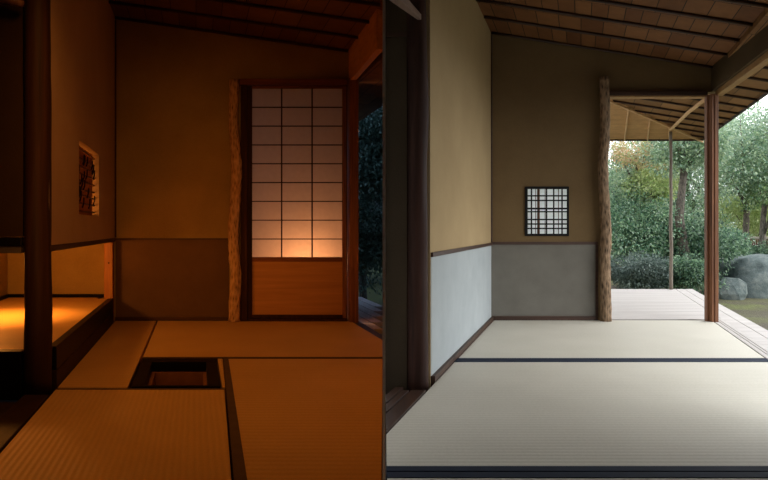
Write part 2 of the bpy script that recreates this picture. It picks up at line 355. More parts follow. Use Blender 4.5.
# back wall (night)
wb = empty('wall_back'); struct(wb, 'ochre clay back wall of the lamplit room')
b = MB(); uo0, uo1, zo = .40, 1.30, 2.07
def fwall(b, a, u0, u1, da, db, za, zf):
    b.hexa([W(u0, da, za, a), W(u1, da, za, a), W(u1, db, za, a), W(u0, db, za, a)], [W(u0, da, zf(u0), a), W(u1, da, zf(u1), a), W(u1, db, zf(u1), a), W(u0, db, zf(u0), a)])
fwall(b, AL, -1.70, uo0, DL, DL + .08, -.1, zl); fwall(b, AL, uo0, uo1, DL, DL + .08, zo, zl); fwall(b, AL, uo1, 1.38, DL, DL + .08, zo, zl)
b.build('wall_plaster', M['clay_night'], wb)
MB().box(AL, -.692, .285, DL - .003, DL - .0005, .03, .695).build('dado_paper', M['dado_brown'], wb)
MB().box(AL, -.692, .285, DL - .008, DL - .0005, .695, .707).build('dado_rail', M['rail'], wb)
MB().box(AL, -.694, .285, DL - .014, DL - .0005, -.02, .03).build('base_board', M['rail'], wb)
MB().box(AL, -.697, -.684, DL - .014, DL - .0005, .715, 2.58).build('corner_strip', M['rail'], wb)
rl = log('rustic_log_post', ((234.5 - CX) * 5.1 / F, 5.1, .001), ((234 - CX) * 5.1 / F, 5.1, at(0, 80, 5.1)[2]), .047, bark('pale_rough_bark', (96, 72, 48), (176, 140, 100), (216, 180, 140)), .2, 22, 60, .055, 5.0, .8)
tag(rl, 'knobbly bark-covered log post beside the glowing shoji', 'post')
# shoji door, its jambs and lintel
K = DL / F
def ul(px): return (px - 196) * K
def zz(py, Y): return EYE - (py - HY) * Y / F
t = MB().box(AL, ul(240.5), ul(246.8), DL - .05, DL + .06, -.06, zz(86, DL)).build('trim_5', M['darkwood'], None, .004); struct(t, 'dark jamb between the log post and the shoji', 'jamb')
t = MB().box(AL, ul(239), ul(346.2), DL - .05, DL + .06, zz(86, DL), zz(80, DL)).build('trim_6', M['redwood_x'], None, .004); struct(t, 'red-brown lintel over the shoji door', 'lintel')
t = MB().box(AL, ul(247), ul(346.2), DL - .05, DL + .06, -.06, zz(318.2, DL)).build('trim_7', M['darkwood'], None, .003); struct(t, 'dark sill under the shoji door', 'sill')
sh = empty('shoji_screen', 'tall paper shoji door glowing from a lamp outside, pale panel at foot', 'sliding door')
ya, yb = DL - .018, DL + .012
zt, zb = zz(86.3, DL), zz(318, DL)
MB().box(AL, ul(247.2), ul(252), ya, yb, zb, zt).build('stile', M['darkwood'], sh, .002)
MB().box(AL, ul(342.2), ul(346), ya, yb, zb, zt).build('stile', M['redwood'], sh, .002)
MB().box(AL, ul(252), ul(342.2), ya, yb, zz(88.7, DL), zt).build('top_rail', M['redwood_x'], sh, .002)
MB().box(AL, ul(252), ul(342.2), ya, yb, zz(261.5, DL), zz(257.2, DL)).build('middle_rail', M['redwood_x'], sh, .002)
MB().box(AL, ul(252), ul(342.2), ya, yb, zb, zz(314.5, DL)).build('bottom_rail', M['darkwood'], sh, .002)
MB().box(AL, ul(252), ul(342.2), DL - .006, DL + .002, zz(314.5, DL), zz(261.5, DL)).build('foot_panel', M['panelwood'], sh)
MB().box(AL, ul(252), ul(342.2), DL + .004, DL + .0055, zz(257.2, DL), zz(88.7, DL)).build('paper', M['paper'], sh)
b = MB()
for px in (281.6, 312.0): b.box(AL, ul(px) - .005, ul(px) + .005, DL - .012, DL + .003, zz(257.2, DL), zz(88.7, DL))
for k in range(8):
    z = zz(107.4 + 18.8 * k, DL); b.box(AL, ul(252), ul(342.2), DL - .010, DL + .003, z - .0042, z + .0042)
b.build('lattice', M['darkwood'], sh)
pr = MB().box(AL, ul(347.2), ul(355.8), DL - .09, DL + .005, -.06, 2.07).build('square_post', M['redwood'], None, .005); tag(pr, 'square red-brown post between the glowing shoji and the night garden', 'post')
# fascia over the side opening (night)
def band(name, p, q, zlo, zhi, th, mat, parent=None):
    (x0, y0), (x1, y1) = p, q; n = Vector((y1 - y0, -(x1 - x0), 0)).normalized() * th
    if n.x < 0: n = -n
    return MB().hexa([(x0, y0, zlo), (x0 + n.x, y0 + n.y, zlo), (x1 + n.x, y1 + n.y, zlo), (x1, y1, zlo)], [(x0, y0, zhi), (x0 + n.x, y0 + n.y, zhi), (x1 + n.x, y1 + n.y, zhi), (x1, y1, zhi)]).build(name, mat, parent, .002)
fa = W(1.307, DL - .02, 0, AL); fb = (-.012, 4.27)
o = band('wall_right', fa[:2], (-.05, 4.19), 2.045, 2.40, .05, wood('pale_beam_wood', (178, 128, 74), (210, 158, 98), 'Y', 30, .5)); struct(o, 'deep wooden beam band above the opening to the night garden', 'beam')
o = MB().prism([W(1.335, 5.15, 0, AL)[:2], W(1.40, 5.15, 0, AL)[:2], (-HALF, 4.45), (-HALF, 4.08)][::-1], -.06, -.004).build('trim_8', M['rail_y'], None, .002); struct(o, 'grooved sill between the tatami and the night veranda', 'sill')

# ceiling (night)
ce = empty('ceiling'); struct(ce, 'sloping boarded ceiling of the lamplit room', 'ceiling')
b = MB(); pts = [(-4.6, -.6), (-HALF, -.6), (-HALF, DL + .08), (-4.6, DL + .08)]
def zL(x, y): return zl(x - AL * y)
b.hexa([(x, y, zL(x, y)) for x, y in pts], [(x, y, zL(x, y) + .05) for x, y in pts]); b.build('boards', M['ceil_l'], ce)
for k, Y in enumerate((5.13, 4.775, 4.42, 4.09, 3.75, 3.4, 3.05)):
    x1 = min(-HALF - .02, AL * Y + 1.30)
    pts = [(x, Y, zL(x, Y) - .012) for x in [(AL * Y - .69) * (1 - i / 6) + x1 * i / 6 for i in range(7)]]
    MB().tube(pts, .0135, 8).build('batten', M['batten'], ce)
# eave over the night veranda
ep = [W(.3, 5.26, 0, AL)[:2], W(1.375, 5.26, 0, AL)[:2], (-HALF, 4.42), (-HALF, 5.80), W(1.82, 8.5, 0, AL)[:2], W(.3, 8.5, 0, AL)[:2]]
ez = lambda x, y: 1.98 + .156 * (1.82 - (x - AL * y))
b = MB(); n = len(ep); b.add([(x, y, ez(x, y)) for x, y in ep] + [(x, y, ez(x, y) + .05) for x, y in ep], [tuple(range(n - 1, -1, -1)), tuple(range(n, 2 * n))] + [(i, (i + 1) % n, n + (i + 1) % n, n + i) for i in range(n)])
ev = b.build('roof_eave', M['ceil_l']); struct(ev, 'dark eave above the night garden opening', 'roof')
sw = MB().box(AL, 1.30, 1.36, DL + .09, 6.4, -.5, 2.06).build('wall_lamp_shield', M['dark_plaster']); struct(sw, 'added unseen wall behind the square post, keeping lamp light off the deck')  # added out of sight to block the lamp behind the shoji from the veranda
# night veranda
dk = MB()
for i in range(5):
    u = 1.41 + i * .11
    dk.prism([W(u, 4.6, 0, AL)[:2], W(u + .104, 4.6, 0, AL)[:2], W(u + .104, 7.1, 0, AL)[:2], W(u, 7.1, 0, AL)[:2]], -.06, -.02) if u + .104 + AL * 4.6 < -HALF else dk.prism([(p[0], p[1]) for p in ((AL * ((u + .104) / -AL) + u + 0.0, (u + .104) / -AL), (-HALF, (u + .104) / -AL), W(u + .104, 7.1, 0, AL)[:2], W(u, 7.1, 0, AL)[:2])], -.06, -.02)
o = dk.build('veranda_deck', M['grey_deck_y']); struct(o, 'plank veranda outside the lamplit room, blue in the dusk', 'deck')
dk = MB()
for i in range(9): dk.box(AL, -.4, 1.40, 5.26 + i * .2, 5.26 + i * .2 + .19, -.06, -.02)
o = dk.build('veranda_deck', M['grey_deck']); struct(o, 'plank veranda behind the glowing shoji', 'deck')
gd = MB().prism([(-14, 5.3), (-HALF, 5.3), (-HALF, 33), (-14, 33)], -.6, -.45)
M['earth'] = plaster('mossy_earth', (86, 80, 62), (104, 108, 60), 1.3, bmp=.6)
o = gd.build('ground', M['earth']); struct(o, 'dark garden ground outside the lamplit room', 'ground')

# ================================================================ DAY ROOM
def zr(u): return 2.483 - .156 * (u + .777)
def ur(px, Y=DR): return (px - 581) * Y / F
fl = MB().prism([(HALF, -.6), (2.2, -.6), (3.0, 5.3), (HALF, 5.3)], -.32, -.26).build('floor', M['floorwood']); struct(fl, 'dark subfloor under the daylit room', 'floor')
fl = MB().prism([(HALF, 2.4), W(-.935, 2.86, 0, AR)[:2], W(-.935, 2.975, 0, AR)[:2], (HALF, 2.975)][::1], -.12, -.03).build('floor', M['floorwood']); struct(fl, 'dark floorboards left of the sill by the dark post in daylight', 'floor')
G2 = 'tatami mats in the daylit room'
UR1 = 1.125
def qr(*pp): return q3(*pp, a=AR)
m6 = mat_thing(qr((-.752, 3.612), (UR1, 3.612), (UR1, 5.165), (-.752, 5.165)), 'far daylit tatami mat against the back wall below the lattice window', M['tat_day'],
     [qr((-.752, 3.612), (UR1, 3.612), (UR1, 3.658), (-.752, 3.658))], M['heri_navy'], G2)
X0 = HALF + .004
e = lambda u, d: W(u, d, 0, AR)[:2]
dc = (X0 + .752) / AR     # where the left edge of the mat meets the added dividing wall
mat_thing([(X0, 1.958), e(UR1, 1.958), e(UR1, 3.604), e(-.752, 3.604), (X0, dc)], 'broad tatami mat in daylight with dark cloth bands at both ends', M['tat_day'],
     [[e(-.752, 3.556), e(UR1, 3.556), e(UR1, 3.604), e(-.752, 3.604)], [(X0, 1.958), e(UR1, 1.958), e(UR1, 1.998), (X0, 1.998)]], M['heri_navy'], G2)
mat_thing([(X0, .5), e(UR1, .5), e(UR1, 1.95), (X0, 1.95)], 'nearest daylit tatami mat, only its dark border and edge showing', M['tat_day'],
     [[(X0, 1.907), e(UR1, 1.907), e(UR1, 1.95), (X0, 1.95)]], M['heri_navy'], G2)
# sill track on the left
b = MB()
for u0, u1 in ((-.925, -.885), (-.875, -.84), (-.83, -.757)):
    b.prism([(X0, (X0 - u1) / AR), e(u1, 2.99 if u1 < -.84 else 2.93), e(u0, 2.99 if u1 < -.84 else 2.93), (X0, (X0 - u0) / AR)], -.06, .004)
o = b.build('trim_9', M['rail_y'], None, .002); struct(o, 'grooved wooden sill running to the foot of the dark daylit post', 'sill')
b = MB().prism([(X0, (X0 + .76) / AR), e(-.757, 2.93), e(-.925, 2.93), (X0, (X0 + .925) / AR)], -.09, -.06); o = b.build('trim_10', M['rail_y']); struct(o, 'lower board of the grooved sill in the daylit room', 'sill')
rp = log('dark_post', ((418.2 - CX) * 3.0 / F, 3.05, -.06), ((416 - CX) * 3.0 / F, 3.05, 2.53), .056, M['darkwood'], .07, 20, 26, .02, 11.0, .96)
tag(rp, 'dark rounded log post at the near end of the pale blue dado in daylight', 'post')
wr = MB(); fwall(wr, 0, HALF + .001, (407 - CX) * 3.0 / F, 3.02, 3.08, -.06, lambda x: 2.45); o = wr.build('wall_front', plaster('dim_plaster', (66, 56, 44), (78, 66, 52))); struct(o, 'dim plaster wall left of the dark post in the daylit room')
t = MB().box(0, HALF + .001, (407 - CX) * 3.0 / F, 3.008, 3.02, 1.755, 1.775).build('trim_11', M['rail']); struct(t, 'thin rail on the dim wall left of the daylit dark post', 'rail')
t = MB().hexa([e(-.855, 2.62) + (1.80,), e(-.80, 2.62) + (1.80,), e(-.795, 2.99) + (1.832,), e(-.815, 2.99) + (1.832,)], [e(-.855, 2.62) + (1.85,), e(-.80, 2.62) + (1.85,), e(-.795, 2.99) + (1.86,), e(-.815, 2.99) + (1.86,)]).build('trim_12', wood('brown_track', (112, 88, 76), (140, 114, 100), 'Y', 30, .6), None, .003); struct(t, 'pale head track meeting the top of the daylit dark post', 'lintel')
# left wall (day)
wl = empty('wall_left'); struct(wl, 'tan plaster side wall with pale blue paper dado in the daylit room')
b = MB(); b.hexa([W(-.85, 3.09, -.06, AR), W(-.777, 3.09, -.06, AR), W(-.777, DR, -.06, AR), W(-.85, DR, -.06, AR)], [W(-.85, 3.09, zr(-.85), AR), W(-.777, 3.09, zr(-.777), AR), W(-.777, DR, zr(-.777), AR), W(-.85, DR, zr(-.85), AR)]); b.build('wall_plaster', M['tan'], wl)
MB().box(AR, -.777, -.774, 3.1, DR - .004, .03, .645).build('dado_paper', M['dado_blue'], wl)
MB().box(AR, -.777, -.764, 3.1, DR - .004, .645, .668).build('dado_rail', M['rail_y'], wl)
MB().box(AR, -.777, -.754, 3.1, DR - .004, -.04, .03).build('base_board', M['rail_y'], wl)
# back wall (day)
wb = empty('wall_back'); struct(wb, 'shaded ochre back wall of the daylit room')
b = MB(); wu0, wu1 = ur(525), ur(569); wz0, wz1 = zz(236, DR), zz(186.6, DR); uj = ur(603)
fwall(b, AR, -.86, wu0, DR, DR + .08, -.06, zr); fwall(b, AR, wu1, uj, DR, DR + .08, -.06, zr)
fwall(b, AR, wu0, wu1, DR, DR + .08, wz1, zr); b.box(AR, wu0, wu1, DR, DR + .08, -.06, wz0)
fwall(b, AR, uj, UR1 + .06, DR, DR + .08, zz(92, DR), zr)
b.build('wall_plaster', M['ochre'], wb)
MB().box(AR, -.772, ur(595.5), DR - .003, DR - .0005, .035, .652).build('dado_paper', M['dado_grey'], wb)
MB().box(AR, -.764, ur(598), DR - .01, DR - .0005, .652, .675).build('dado_rail', M['rail'], wb)
MB().box(AR, -.754, ur(598), DR - .016, DR - .0005, -.04, .035).build('base_board', M['rail'], wb)
MB().box(AR, ur(595.5), ur(598.2), DR - .012, DR - .0005, .035, .652).build('end_strip', M['rail'], wb)
MB().box(AR, -.776, -.764, DR - .012, DR - .0005, .675, 2.46).build('corner_strip', M['rail'], wb)
# lattice window
wn = empty('window_2'); struct(wn, 'small square black lattice window with white paper in the back wall', 'window')
b = MB(); t_ = .019
b.box(AR, wu0, wu0 + t_, DR - .01, DR + .05, wz0, wz1); b.box(AR, wu1 - t_, wu1, DR - .01, DR + .05, wz0, wz1)
b.box(AR, wu0 + t_, wu1 - t_, DR - .01, DR + .05, wz1 - t_, wz1); b.box(AR, wu0 + t_, wu1 - t_, DR - .01, DR + .05, wz0, wz0 + t_)
b.build('window_frame', M['lattice'], wn)
cu = lambda x: ur(510 + x / 6.0); cz = lambda y: zz(170 + y / 6.0, DR)
for x, wd in ((128, .006), (219, .006), (262, .006), (312, .006)):
    MB().box(AR, cu(x) - wd, cu(x) + wd, DR + .004, DR + .018, wz0 + t_, wz1 - t_).build('lattice_bar', M['lattice'], wn)
for y, wd in ((154, .0058), (182, .0055), (231, .0075), (250, .0055), (297, .006), (324, .006), (351, .0058)):
    MB().box(AR, wu0 + t_, wu1 - t_, DR + .018, DR + .030, cz(y) - wd, cz(y) + wd).build('lattice_bar', M['lattice'], wn)
for x, r in ((169, .0115), (152, .003), (209, .0035), (290, .0035)):
    MB().tube([W(cu(x), DR + .04, wz0 + .002, AR), W(cu(x), DR + .04, wz1 - .002, AR)], r, 10).build('reed', M['reed'], wn)
MB().box(AR, wu0 + .001, wu1 - .001, DR + .055, DR + .057, wz0 + .001, wz1 - .001).build('paper', M['paper_win'], wn)
# posts and lintel (day)
rl = log('rustic_log_post', ((605.8 - CX) * 5.12 / F, 5.12, .001), ((604.2 - CX) * 5.12 / F, 5.12, zz(77, 5.12)), .046, M['bark'], .16, 22, 60, .03, 21.0, .84)
tag(rl, 'rough bark-covered log post between the lattice window and the open doorway', 'post')
t = MB().box(AR, ur(608.5), ur(706.5), DR - .055, DR + .07, zz(97, DR), zz(92.5, DR)).build('trim_13', M['rail'], None, .004); struct(t, 'lintel over the open doorway to the veranda', 'lintel')
t = MB().box(AR, ur(609), ur(706.5), DR - .05, DR + .03, zz(98.2, DR), zz(97, DR)).build('trim_14', M['golden']); struct(t, 'thin golden strip under the doorway lintel', 'lintel')
sp = empty('square_post', 'square red-brown grooved post at the open corner of the daylit room', 'post')
Yp = 5.13; pu = lambda px: (px - 581) * Yp / F
qx = lambda px, Y: (px - CX) * Y / F
MB().box(0, qx(710.8, 5.08), qx(718.8, 5.08), 5.08, 5.15, -.06, 1.93).build('shaft', M['redwood'], sp, .004)
for px in (712.2, 715.2): MB().box(0, qx(px, 5.07), qx(px + 1.3, 5.07), 5.072, 5.081, -.02, 1.93).build('bead', M['redwood'], sp, .001)
MB().box(0, qx(710.8, 5.08) - .018, qx(710.8, 5.08), 5.11, 5.15, -.06, 1.93).build('door_stop', M['redwood'], sp, .002)
# fascia band (day)
fx0, fx1 = W(1.125, DR, 0, AR), W(1.30, 2.9, 0, AR)
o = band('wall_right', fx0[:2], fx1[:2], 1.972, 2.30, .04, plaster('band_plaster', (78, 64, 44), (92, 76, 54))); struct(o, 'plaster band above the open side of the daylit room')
gx0, gx1 = W(1.150, DR - .05, 0, AR), W(1.325, 2.9, 0, AR)
o = band('beam', gx0[:2], gx1[:2], 1.925, 1.970, .06, M['golden']); struct(o, 'golden wooden beam under the plaster band over the open side', 'beam')
# ceiling (day)
ce = empty('ceiling'); struct(ce, 'sloping board ceiling with dark battens in the daylit room', 'ceiling')
def zR(x, y): return zr(x - AR * y)
b = MB(); pts = [(HALF, -.6), W(1.42, -.6, 0, AR)[:2], W(1.42, DR - .2, 0, AR)[:2], W(1.18, DR + .08, 0, AR)[:2], (HALF, DR + .08)]
n = len(pts); b.add([(x, y, zR(x, y)) for x, y in pts] + [(x, y, zR(x, y) + .05) for x, y in pts], [tuple(range(n - 1, -1, -1)), tuple(range(n, 2 * n))] + [(i, (i + 1) % n, n + (i + 1) % n, n + i) for i in range(n)]); b.build('boards', M['ceil'], ce)
BY = [5.15, 4.76, 4.40, 4.06, 3.72, 3.38, 3.04]
for Y in BY:
    x0, x1 = AR * Y - .77, AR * Y + 1.14 + .076 * (DR - Y)
    pts = [(x, Y, zR(x, Y) - .011 + .004 * noise.noise(Vector((x * 2, Y, 0)))) for x in [x0 + (x1 - x0) * i / 8 for i in range(9)]]
    MB().tube(pts, .0125, 8).build('batten', M['batten'], ce)
# eaves: side soffit runs on past the fascia, hipped at the corner
ea = empty('roof_eave'); struct(ea, 'boarded underside of the deep eave around the daylit veranda', 'roof')
hipA, hipB = (.34, 6.83), (1.70, 8.5)
def quad(b, pp, th=.04): b.hexa([W(u, d, z, AR) for u, d, z in pp], [W(u, d, z + th, AR) for u, d, z in pp])
UE = 1.72
se = lambda u: 2.133 - .156 * (u - 1.17)
b = MB(); quad(b, [(1.16, -.6, se(1.16)), (UE, -.6, se(UE)), (UE, DR + .08, se(UE)), (1.16, DR + .08, se(1.16))])
quad(b, [(.34, DR + .08, se(.34)), (UE, DR + .08, se(UE)), (UE, 8.5, se(UE)), (.34, 6.83, se(.34))])
b.build('soffit', M['soffit'], ea)
b = MB(); quad(b, [(-1.2, 6.83, se(.34)), (.34, 6.83, se(.34)), (UE, 8.5, se(UE)), (-1.2, 8.5, se(UE))]); b.build('back_soffit', M['soffit_pale'], ea)
b = MB(); quad(b, [(-1.2, DR + .08, se(.34)), (.34, DR + .08, se(.34)), (.34, 6.83, se(.34)), (-1.2, 6.83, se(.34))]); b.build('inner_soffit', M['soffit'], ea)
for i in range(17):
    Y = 2.72 + i * .345
    u0 = 1.24 if Y < DR + .06 else max(.34, .34 + (Y - 6.83) / (8.5 - 6.83) * (UE - .34)); u1 = UE
    if u1 - u0 < .1: continue
    pts = [W(u0 + (u1 - u0) * k / 5, Y, se(u0 + (u1 - u0) * k / 5) - .011, AR) for k in range(6)]
    MB().tube(pts, .012, 8).build('batten', M['batten'], ea)
MB().tube([W(.34, 6.83, se(.34) - .03, AR), W(1.17, 7.82, se(1.17) - .03, AR), W(UE, 8.5, se(UE) - .03, AR)], .014, 10).build('hip_pole', M['pole'], ea)
MB().tube([W(1.17, 7.82, se(1.17) - .055, AR), W(1.165, 6.5, 2.05, AR), W(1.165, 5.3, 1.985, AR)], .019, 12).build('plate_pole', M['pole'], ea)
for px in (624.5, 647.5, 669.5):
    u1 = (px - 581.) * 8.48 / F; k = .30
    ua = u1 * .915
    # top end meets the hip line
    t = (ua - .34) / (UE - .34); dtop = 6.83 + max(t, 0) * 1.67
    zt_ = se(.34) + (se(UE) - se(.34)) * (dtop - 6.83) / 1.67
    MB().tube([W(u1, 8.47, se(UE) - .012, AR), W(ua, dtop, zt_ - .014, AR)], .011, 8).build('rafter', M['pole'], ea)
MB().tube([W(-1.2, 8.5, se(UE) - .005, AR), W(UE, 8.5, se(UE) - .005, AR)], .016, 8).build('eave_edge', M['batten'], ea)
MB().tube([W(UE, 8.5, se(UE) - .005, AR), W(UE, -.6, se(UE) - .005, AR)], .016, 8).build('eave_edge', M['batten'], ea)
# closing walls near the viewer
NEAR = 2.25
w = MB().box(AR, 1.14, 1.2, -.6, NEAR, -.06, 2.2).build('wall_near', M['ochre']); struct(w, 'unseen side wall beside the viewer, its length set to limit daylight')  # out of view; extent shaped to cut daylight on the back wall
w = MB().prism([(HALF, -.6), (1.1, -.6), (1.1, -.52), (HALF, -.52)], -.06, 2.6).build('wall_rear', M['ochre']); struct(w, 'wall behind the viewer in the daylit room')
# sill, deck
b = MB()
for u0, u1 in ((1.131, 1.165), (1.171, 1.190), (1.196, 1.232)): b.box(AR, u0, u1, NEAR + .01, 5.06 if u0 < 1.17 else 5.268, -.06, .002)
o = b.build('trim_15', M['grey_deck_y'], None, .002); struct(o, 'grooved pale sill along the open side of the daylit tatami', 'sill')
b = MB()
for i in range(2): b.box(AR, 1.240 + i * .112, 1.240 + i * .112 + .107, .2, 7.86, -.05, -.004)
for i in range(11):
    d = 5.275 + i * .235; b.box(AR, .02, 1.234, d, d + .229, -.05, -.004)
o = b.build('veranda_deck', M['grey_deck'], None, .002); struct(o, 'pale weathered plank veranda outside the daylit room', 'deck')
b = MB()
for u in (.1, .75, 1.42):
    for d in (5.6, 7.7): b.tube([W(u, d, -.47, AR), W(u, d, -.052, AR)], .05, 10)
b.build('deck_stump', M['palepost'], o)
tp = log('thin_post', W(ur(671.2, 7.8), 7.8, -.004, AR), W(ur(670.6, 7.8), 7.8, se(1.17) - .085, AR), .022, wood('grey_pole', (96, 86, 74), (140, 128, 114), 'Z', 30, .7), .12, 12, 24, .02, 31.0, .85)
tag(tp, 'slender pale pole holding the eave corner over the veranda', 'post')

# ---------------------------------------------------------------- garden (day)
def terrain(x, y): return -.47 + .05 * noise.noise(Vector((x * .5, y * .5, 0))) + max(0, (y - 11)) * .012
b = MB(); nx, ny = 60, 60; vs = []; fs = []
for j in range(ny + 1):
    for i in range(nx + 1):
        x = HALF + .01 + 24 * i / nx; y = 1.0 + 32 * j / ny; vs.append((x, y, terrain(x, y)))
for j in range(ny):
    for i in range(nx):
        a = j * (nx + 1) + i; fs.append((a, a + 1, a + nx + 2, a + nx + 1))
b.add(vs, fs, True)
m, nt, bs = nodes('moss_and_soil'); tc = N(nt, 'ShaderNodeTexCoord')
n1 = N(nt, 'ShaderNodeTexNoise', Scale=.9, Detail=8.0, Roughness=.65); n2 = N(nt, 'ShaderNodeTexNoise', Scale=30.0, Detail=5.0)
nt.links.new(tc.outputs['Object'], n1.inputs['Vector']); nt.links.new(tc.outputs['Object'], n2.inputs['Vector'])
r1 = ramp(nt, n1.outputs['Fac'], [(.38, lin((84, 76, 62))), (.5, lin((90, 86, 58))), (.62, lin((102, 108, 56)))])
mx = N(nt, 'ShaderNodeMix', data_type='RGBA', blend_type='OVERLAY'); mx.inputs[0].default_value = .6
nt.links.new(r1.outputs['Color'], mx.inputs[6]); nt.links.new(n2.outputs['Fac'], mx.inputs[7]); nt.links.new(mx.outputs[2], bs.inputs['Base Color'])
bs.inputs['Roughness'].default_value = 1; bump(nt, bs, n2.outputs['Fac'], .6, .04); M['moss'] = m
o = b.build('ground', m); struct(o, 'mossy garden ground beyond the daylit veranda', 'ground')

m, nt, bs = nodes('garden_rock'); tc = N(nt, 'ShaderNodeTexCoord')
n1 = N(nt, 'ShaderNodeTexNoise', Scale=4.0, Detail=10.0, Roughness=.7); nt.links.new(tc.outputs['Object'], n1.inputs['Vector'])
r1 = ramp(nt, n1.outputs['Fac'], [(.3, lin((66, 76, 74))), (.5, lin((104, 114, 110))), (.7, lin((146, 150, 142)))])
nt.links.new(r1.outputs['Color'], bs.inputs['Base Color']); bs.inputs['Roughness'].default_value = .9; bump(nt, bs, n1.outputs['Fac'], .7, .05); M['rock'] = m
def rock(name, c, r, seed, label, sub=4):
    bm = bmesh.new(); bmesh.ops.create_icosphere(bm, subdivisions=sub, radius=1)
    for v in bm.verts:
        n = v.co.normalized(); k = 1 + .28 * noise.noise(n * 1.4 + Vector((seed, 0, 0))) + .10 * noise.noise(n * 3.5 + Vector((0, seed, 0))) + .03 * noise.noise(n * 9)
        p = n * k; p.z = min(p.z, .82 + .12 * noise.noise(Vector((p.x * 2, p.y * 2, seed)))); v.co = Vector((p.x * r[0], p.y * r[1], p.z * r[2])) + Vector(c)
    me = bpy.data.meshes.new(name); bm.to_mesh(me); bm.free(); me.polygons.foreach_set('use_smooth', [sub > 3] * len(me.polygons)); me.materials.append(M['rock'])
    o = bpy.data.objects.new(name, me); C.objects.link(o); return tag(o, label, 'rock')
p = at(757, 292, 11.3); rock('boulder', (p[0], 11.3, -.28), (.92, .6, .66), 3.0, 'big grey boulder beyond the moss, right of the grooved post')
p = at(732, 296, 10.6); rock('garden_rock', (p[0], 10.6, -.36), (.25, .2, .33), 14.0, 'small angular rock in front of the big boulder', 2)

LEAF = {
 'teal': leafmat('teal_leaves', [(56, 88, 70), (92, 130, 104), (128, 166, 132), (170, 196, 150), (196, 214, 196)]),
 'deep': leafmat('deep_green_leaves', [(44, 72, 58), (78, 110, 88), (118, 150, 112), (150, 176, 140)]),
 'yellow': leafmat('yellow_green_leaves', [(154, 178, 118), (200, 212, 146), (224, 230, 180)]),
 'mixed': leafmat('mid_green_leaves', [(78, 116, 88), (128, 162, 112), (176, 198, 132), (200, 214, 184)]),
 'orange': leafmat('autumn_leaves', [(150, 176, 120), (190, 190, 130), (214, 176, 136), (222, 190, 160)]),
 'pale': leafmat('haze_pale_leaves', [(112, 146, 122), (160, 188, 160), (190, 206, 160), (210, 224, 208)]),  # pale tones put bright haze into the leaf colour
 'grey': leafmat('greyish_leaves', [(72, 88, 80), (104, 120, 110), (136, 150, 140)]),
 'night': leafmat('night_leaves', [(60, 84, 74), (92, 120, 104), (130, 156, 140)], .35, .3),
}
M['trunk'] = bark('garden_bark', (38, 34, 30), (84, 76, 68), (120, 110, 98))
def leaves(c, r, n, size, clusters, lo, xlim):
    vs = []; fs = []; cl = []
    for k in range(clusters):
        while True:
            q = Vector((random.uniform(-1, 1), random.uniform(-1, 1), random.uniform(-1, 1)))
            if .1 < q.length < 1.22: break
        cl.append((Vector((c[0] + q.x * r[0] * .85, c[1] + q.y * r[1] * .85, c[2] + q.z * r[2] * .85)), random.uniform(.14, .42)))
    i = 0; tries = 0
    while i < n and tries < n * 4:
        tries += 1
        cc, cr = random.choice(cl); dd = Vector((random.gauss(0, 1), random.gauss(0, 1), random.gauss(0, 1))).normalized() * random.uniform(.5, 1.0)
        R_ = max(.22, min(r)) * cr * 2.3
        p = cc + Vector((dd.x * R_ * 1.25, dd.y * R_, dd.z * R_ * .8))
        if p.z < lo or not (xlim[0] < p.x < xlim[1]): continue
        ax = (dd + Vector((random.uniform(-.7, .7), random.uniform(-.7, .7), random.uniform(-.9, .3)))).normalized(); sd = ax.cross(Vector((random.uniform(-.4, .4), random.uniform(-.4, .4), 1))).normalized()
        up = sd.cross(ax); s = size * random.uniform(.6, 1.25)
        o = len(vs); vs += [p, p + ax * s * .5 + sd * s * .26 + up * s * .06, p + ax * s, p + ax * s * .5 - sd * s * .26 + up * s * .06]
        fs += [(o, o + 1, o + 2), (o, o + 2, o + 3)]; i += 1
    return MB().add(vs, fs)
def plant(name, px, py, Y, rpx, rpy, n, size, mat, label, cat, clusters=22, ry=None, trunk=None, tr=.03, base=None, group=None, night=False, tm='trunk'):
    x, _, z = at(px, py, Y); rx, rz = rpx * Y / F, rpy * Y / F; ry = ry or min(rx, 1.0)
    g = terrain(x, Y) if not night else -.45
    r = empty(name, label, cat, group); clusters = int(clusters * 1.5); n = int(n * 3.8); size *= .66
    xl = (-40, -HALF - .012) if night else (HALF + .08, 60)
    leaves((x, Y, z), (rx, ry, rz), n, size, clusters, g + .01, xl).build('foliage', LEAF[mat], r)
    b = base if base else (x, Y); 
    st = Vector((b[0], b[1], g - .08)); top = Vector((x, Y, max(z + rz * .3, g + .2)))
    pts = []; rs = []
    for i in range(9):
        k = i / 8; p = st.lerp(top, k); p.x += .25 * rx * noise.noise(Vector((x, k * 3, 0))) * math.sin(math.pi * k) ; pts.append(p); rs.append(tr * (1 - .65 * k))
    tb = MB().tube(pts, rs, 9, .15, x)
    for i in range(5):
        k = random.uniform(.45, .95); p = st.lerp(top, k); q = Vector((x + random.uniform(-.7, .7) * rx, Y + random.uniform(-.6, .6) * ry, z + random.uniform(-.4, .7) * rz))
        if night and q.x > -.1: q.x = -.1
        tb.tube([p, p.lerp(q, .5) + Vector((0, 0, .05 * rz)), q], [tr * .45, tr * .3, tr * .12], 6)
    tb.build('trunk' if tr >= .05 else 'stem', M[tm], r)
    return r
g1 = 'trees and shrubs of the daylit garden'
plant('garden_tree', 686, 142, 10.9, 32, 26, 3000, .10, 'pale', 'tall pale green tree with a thick straight trunk left of the grooved post', 'tree', 22, .7, tr=.115, base=(at(682, 250, 10.9)[0], 10.9), group=g1)
plant('garden_tree', 636, 156, 12.2, 26, 14, 900, .10, 'orange', 'thin autumn tree with orange tinted leaves under the eave', 'tree', 14, .9, tr=.06, group=g1)
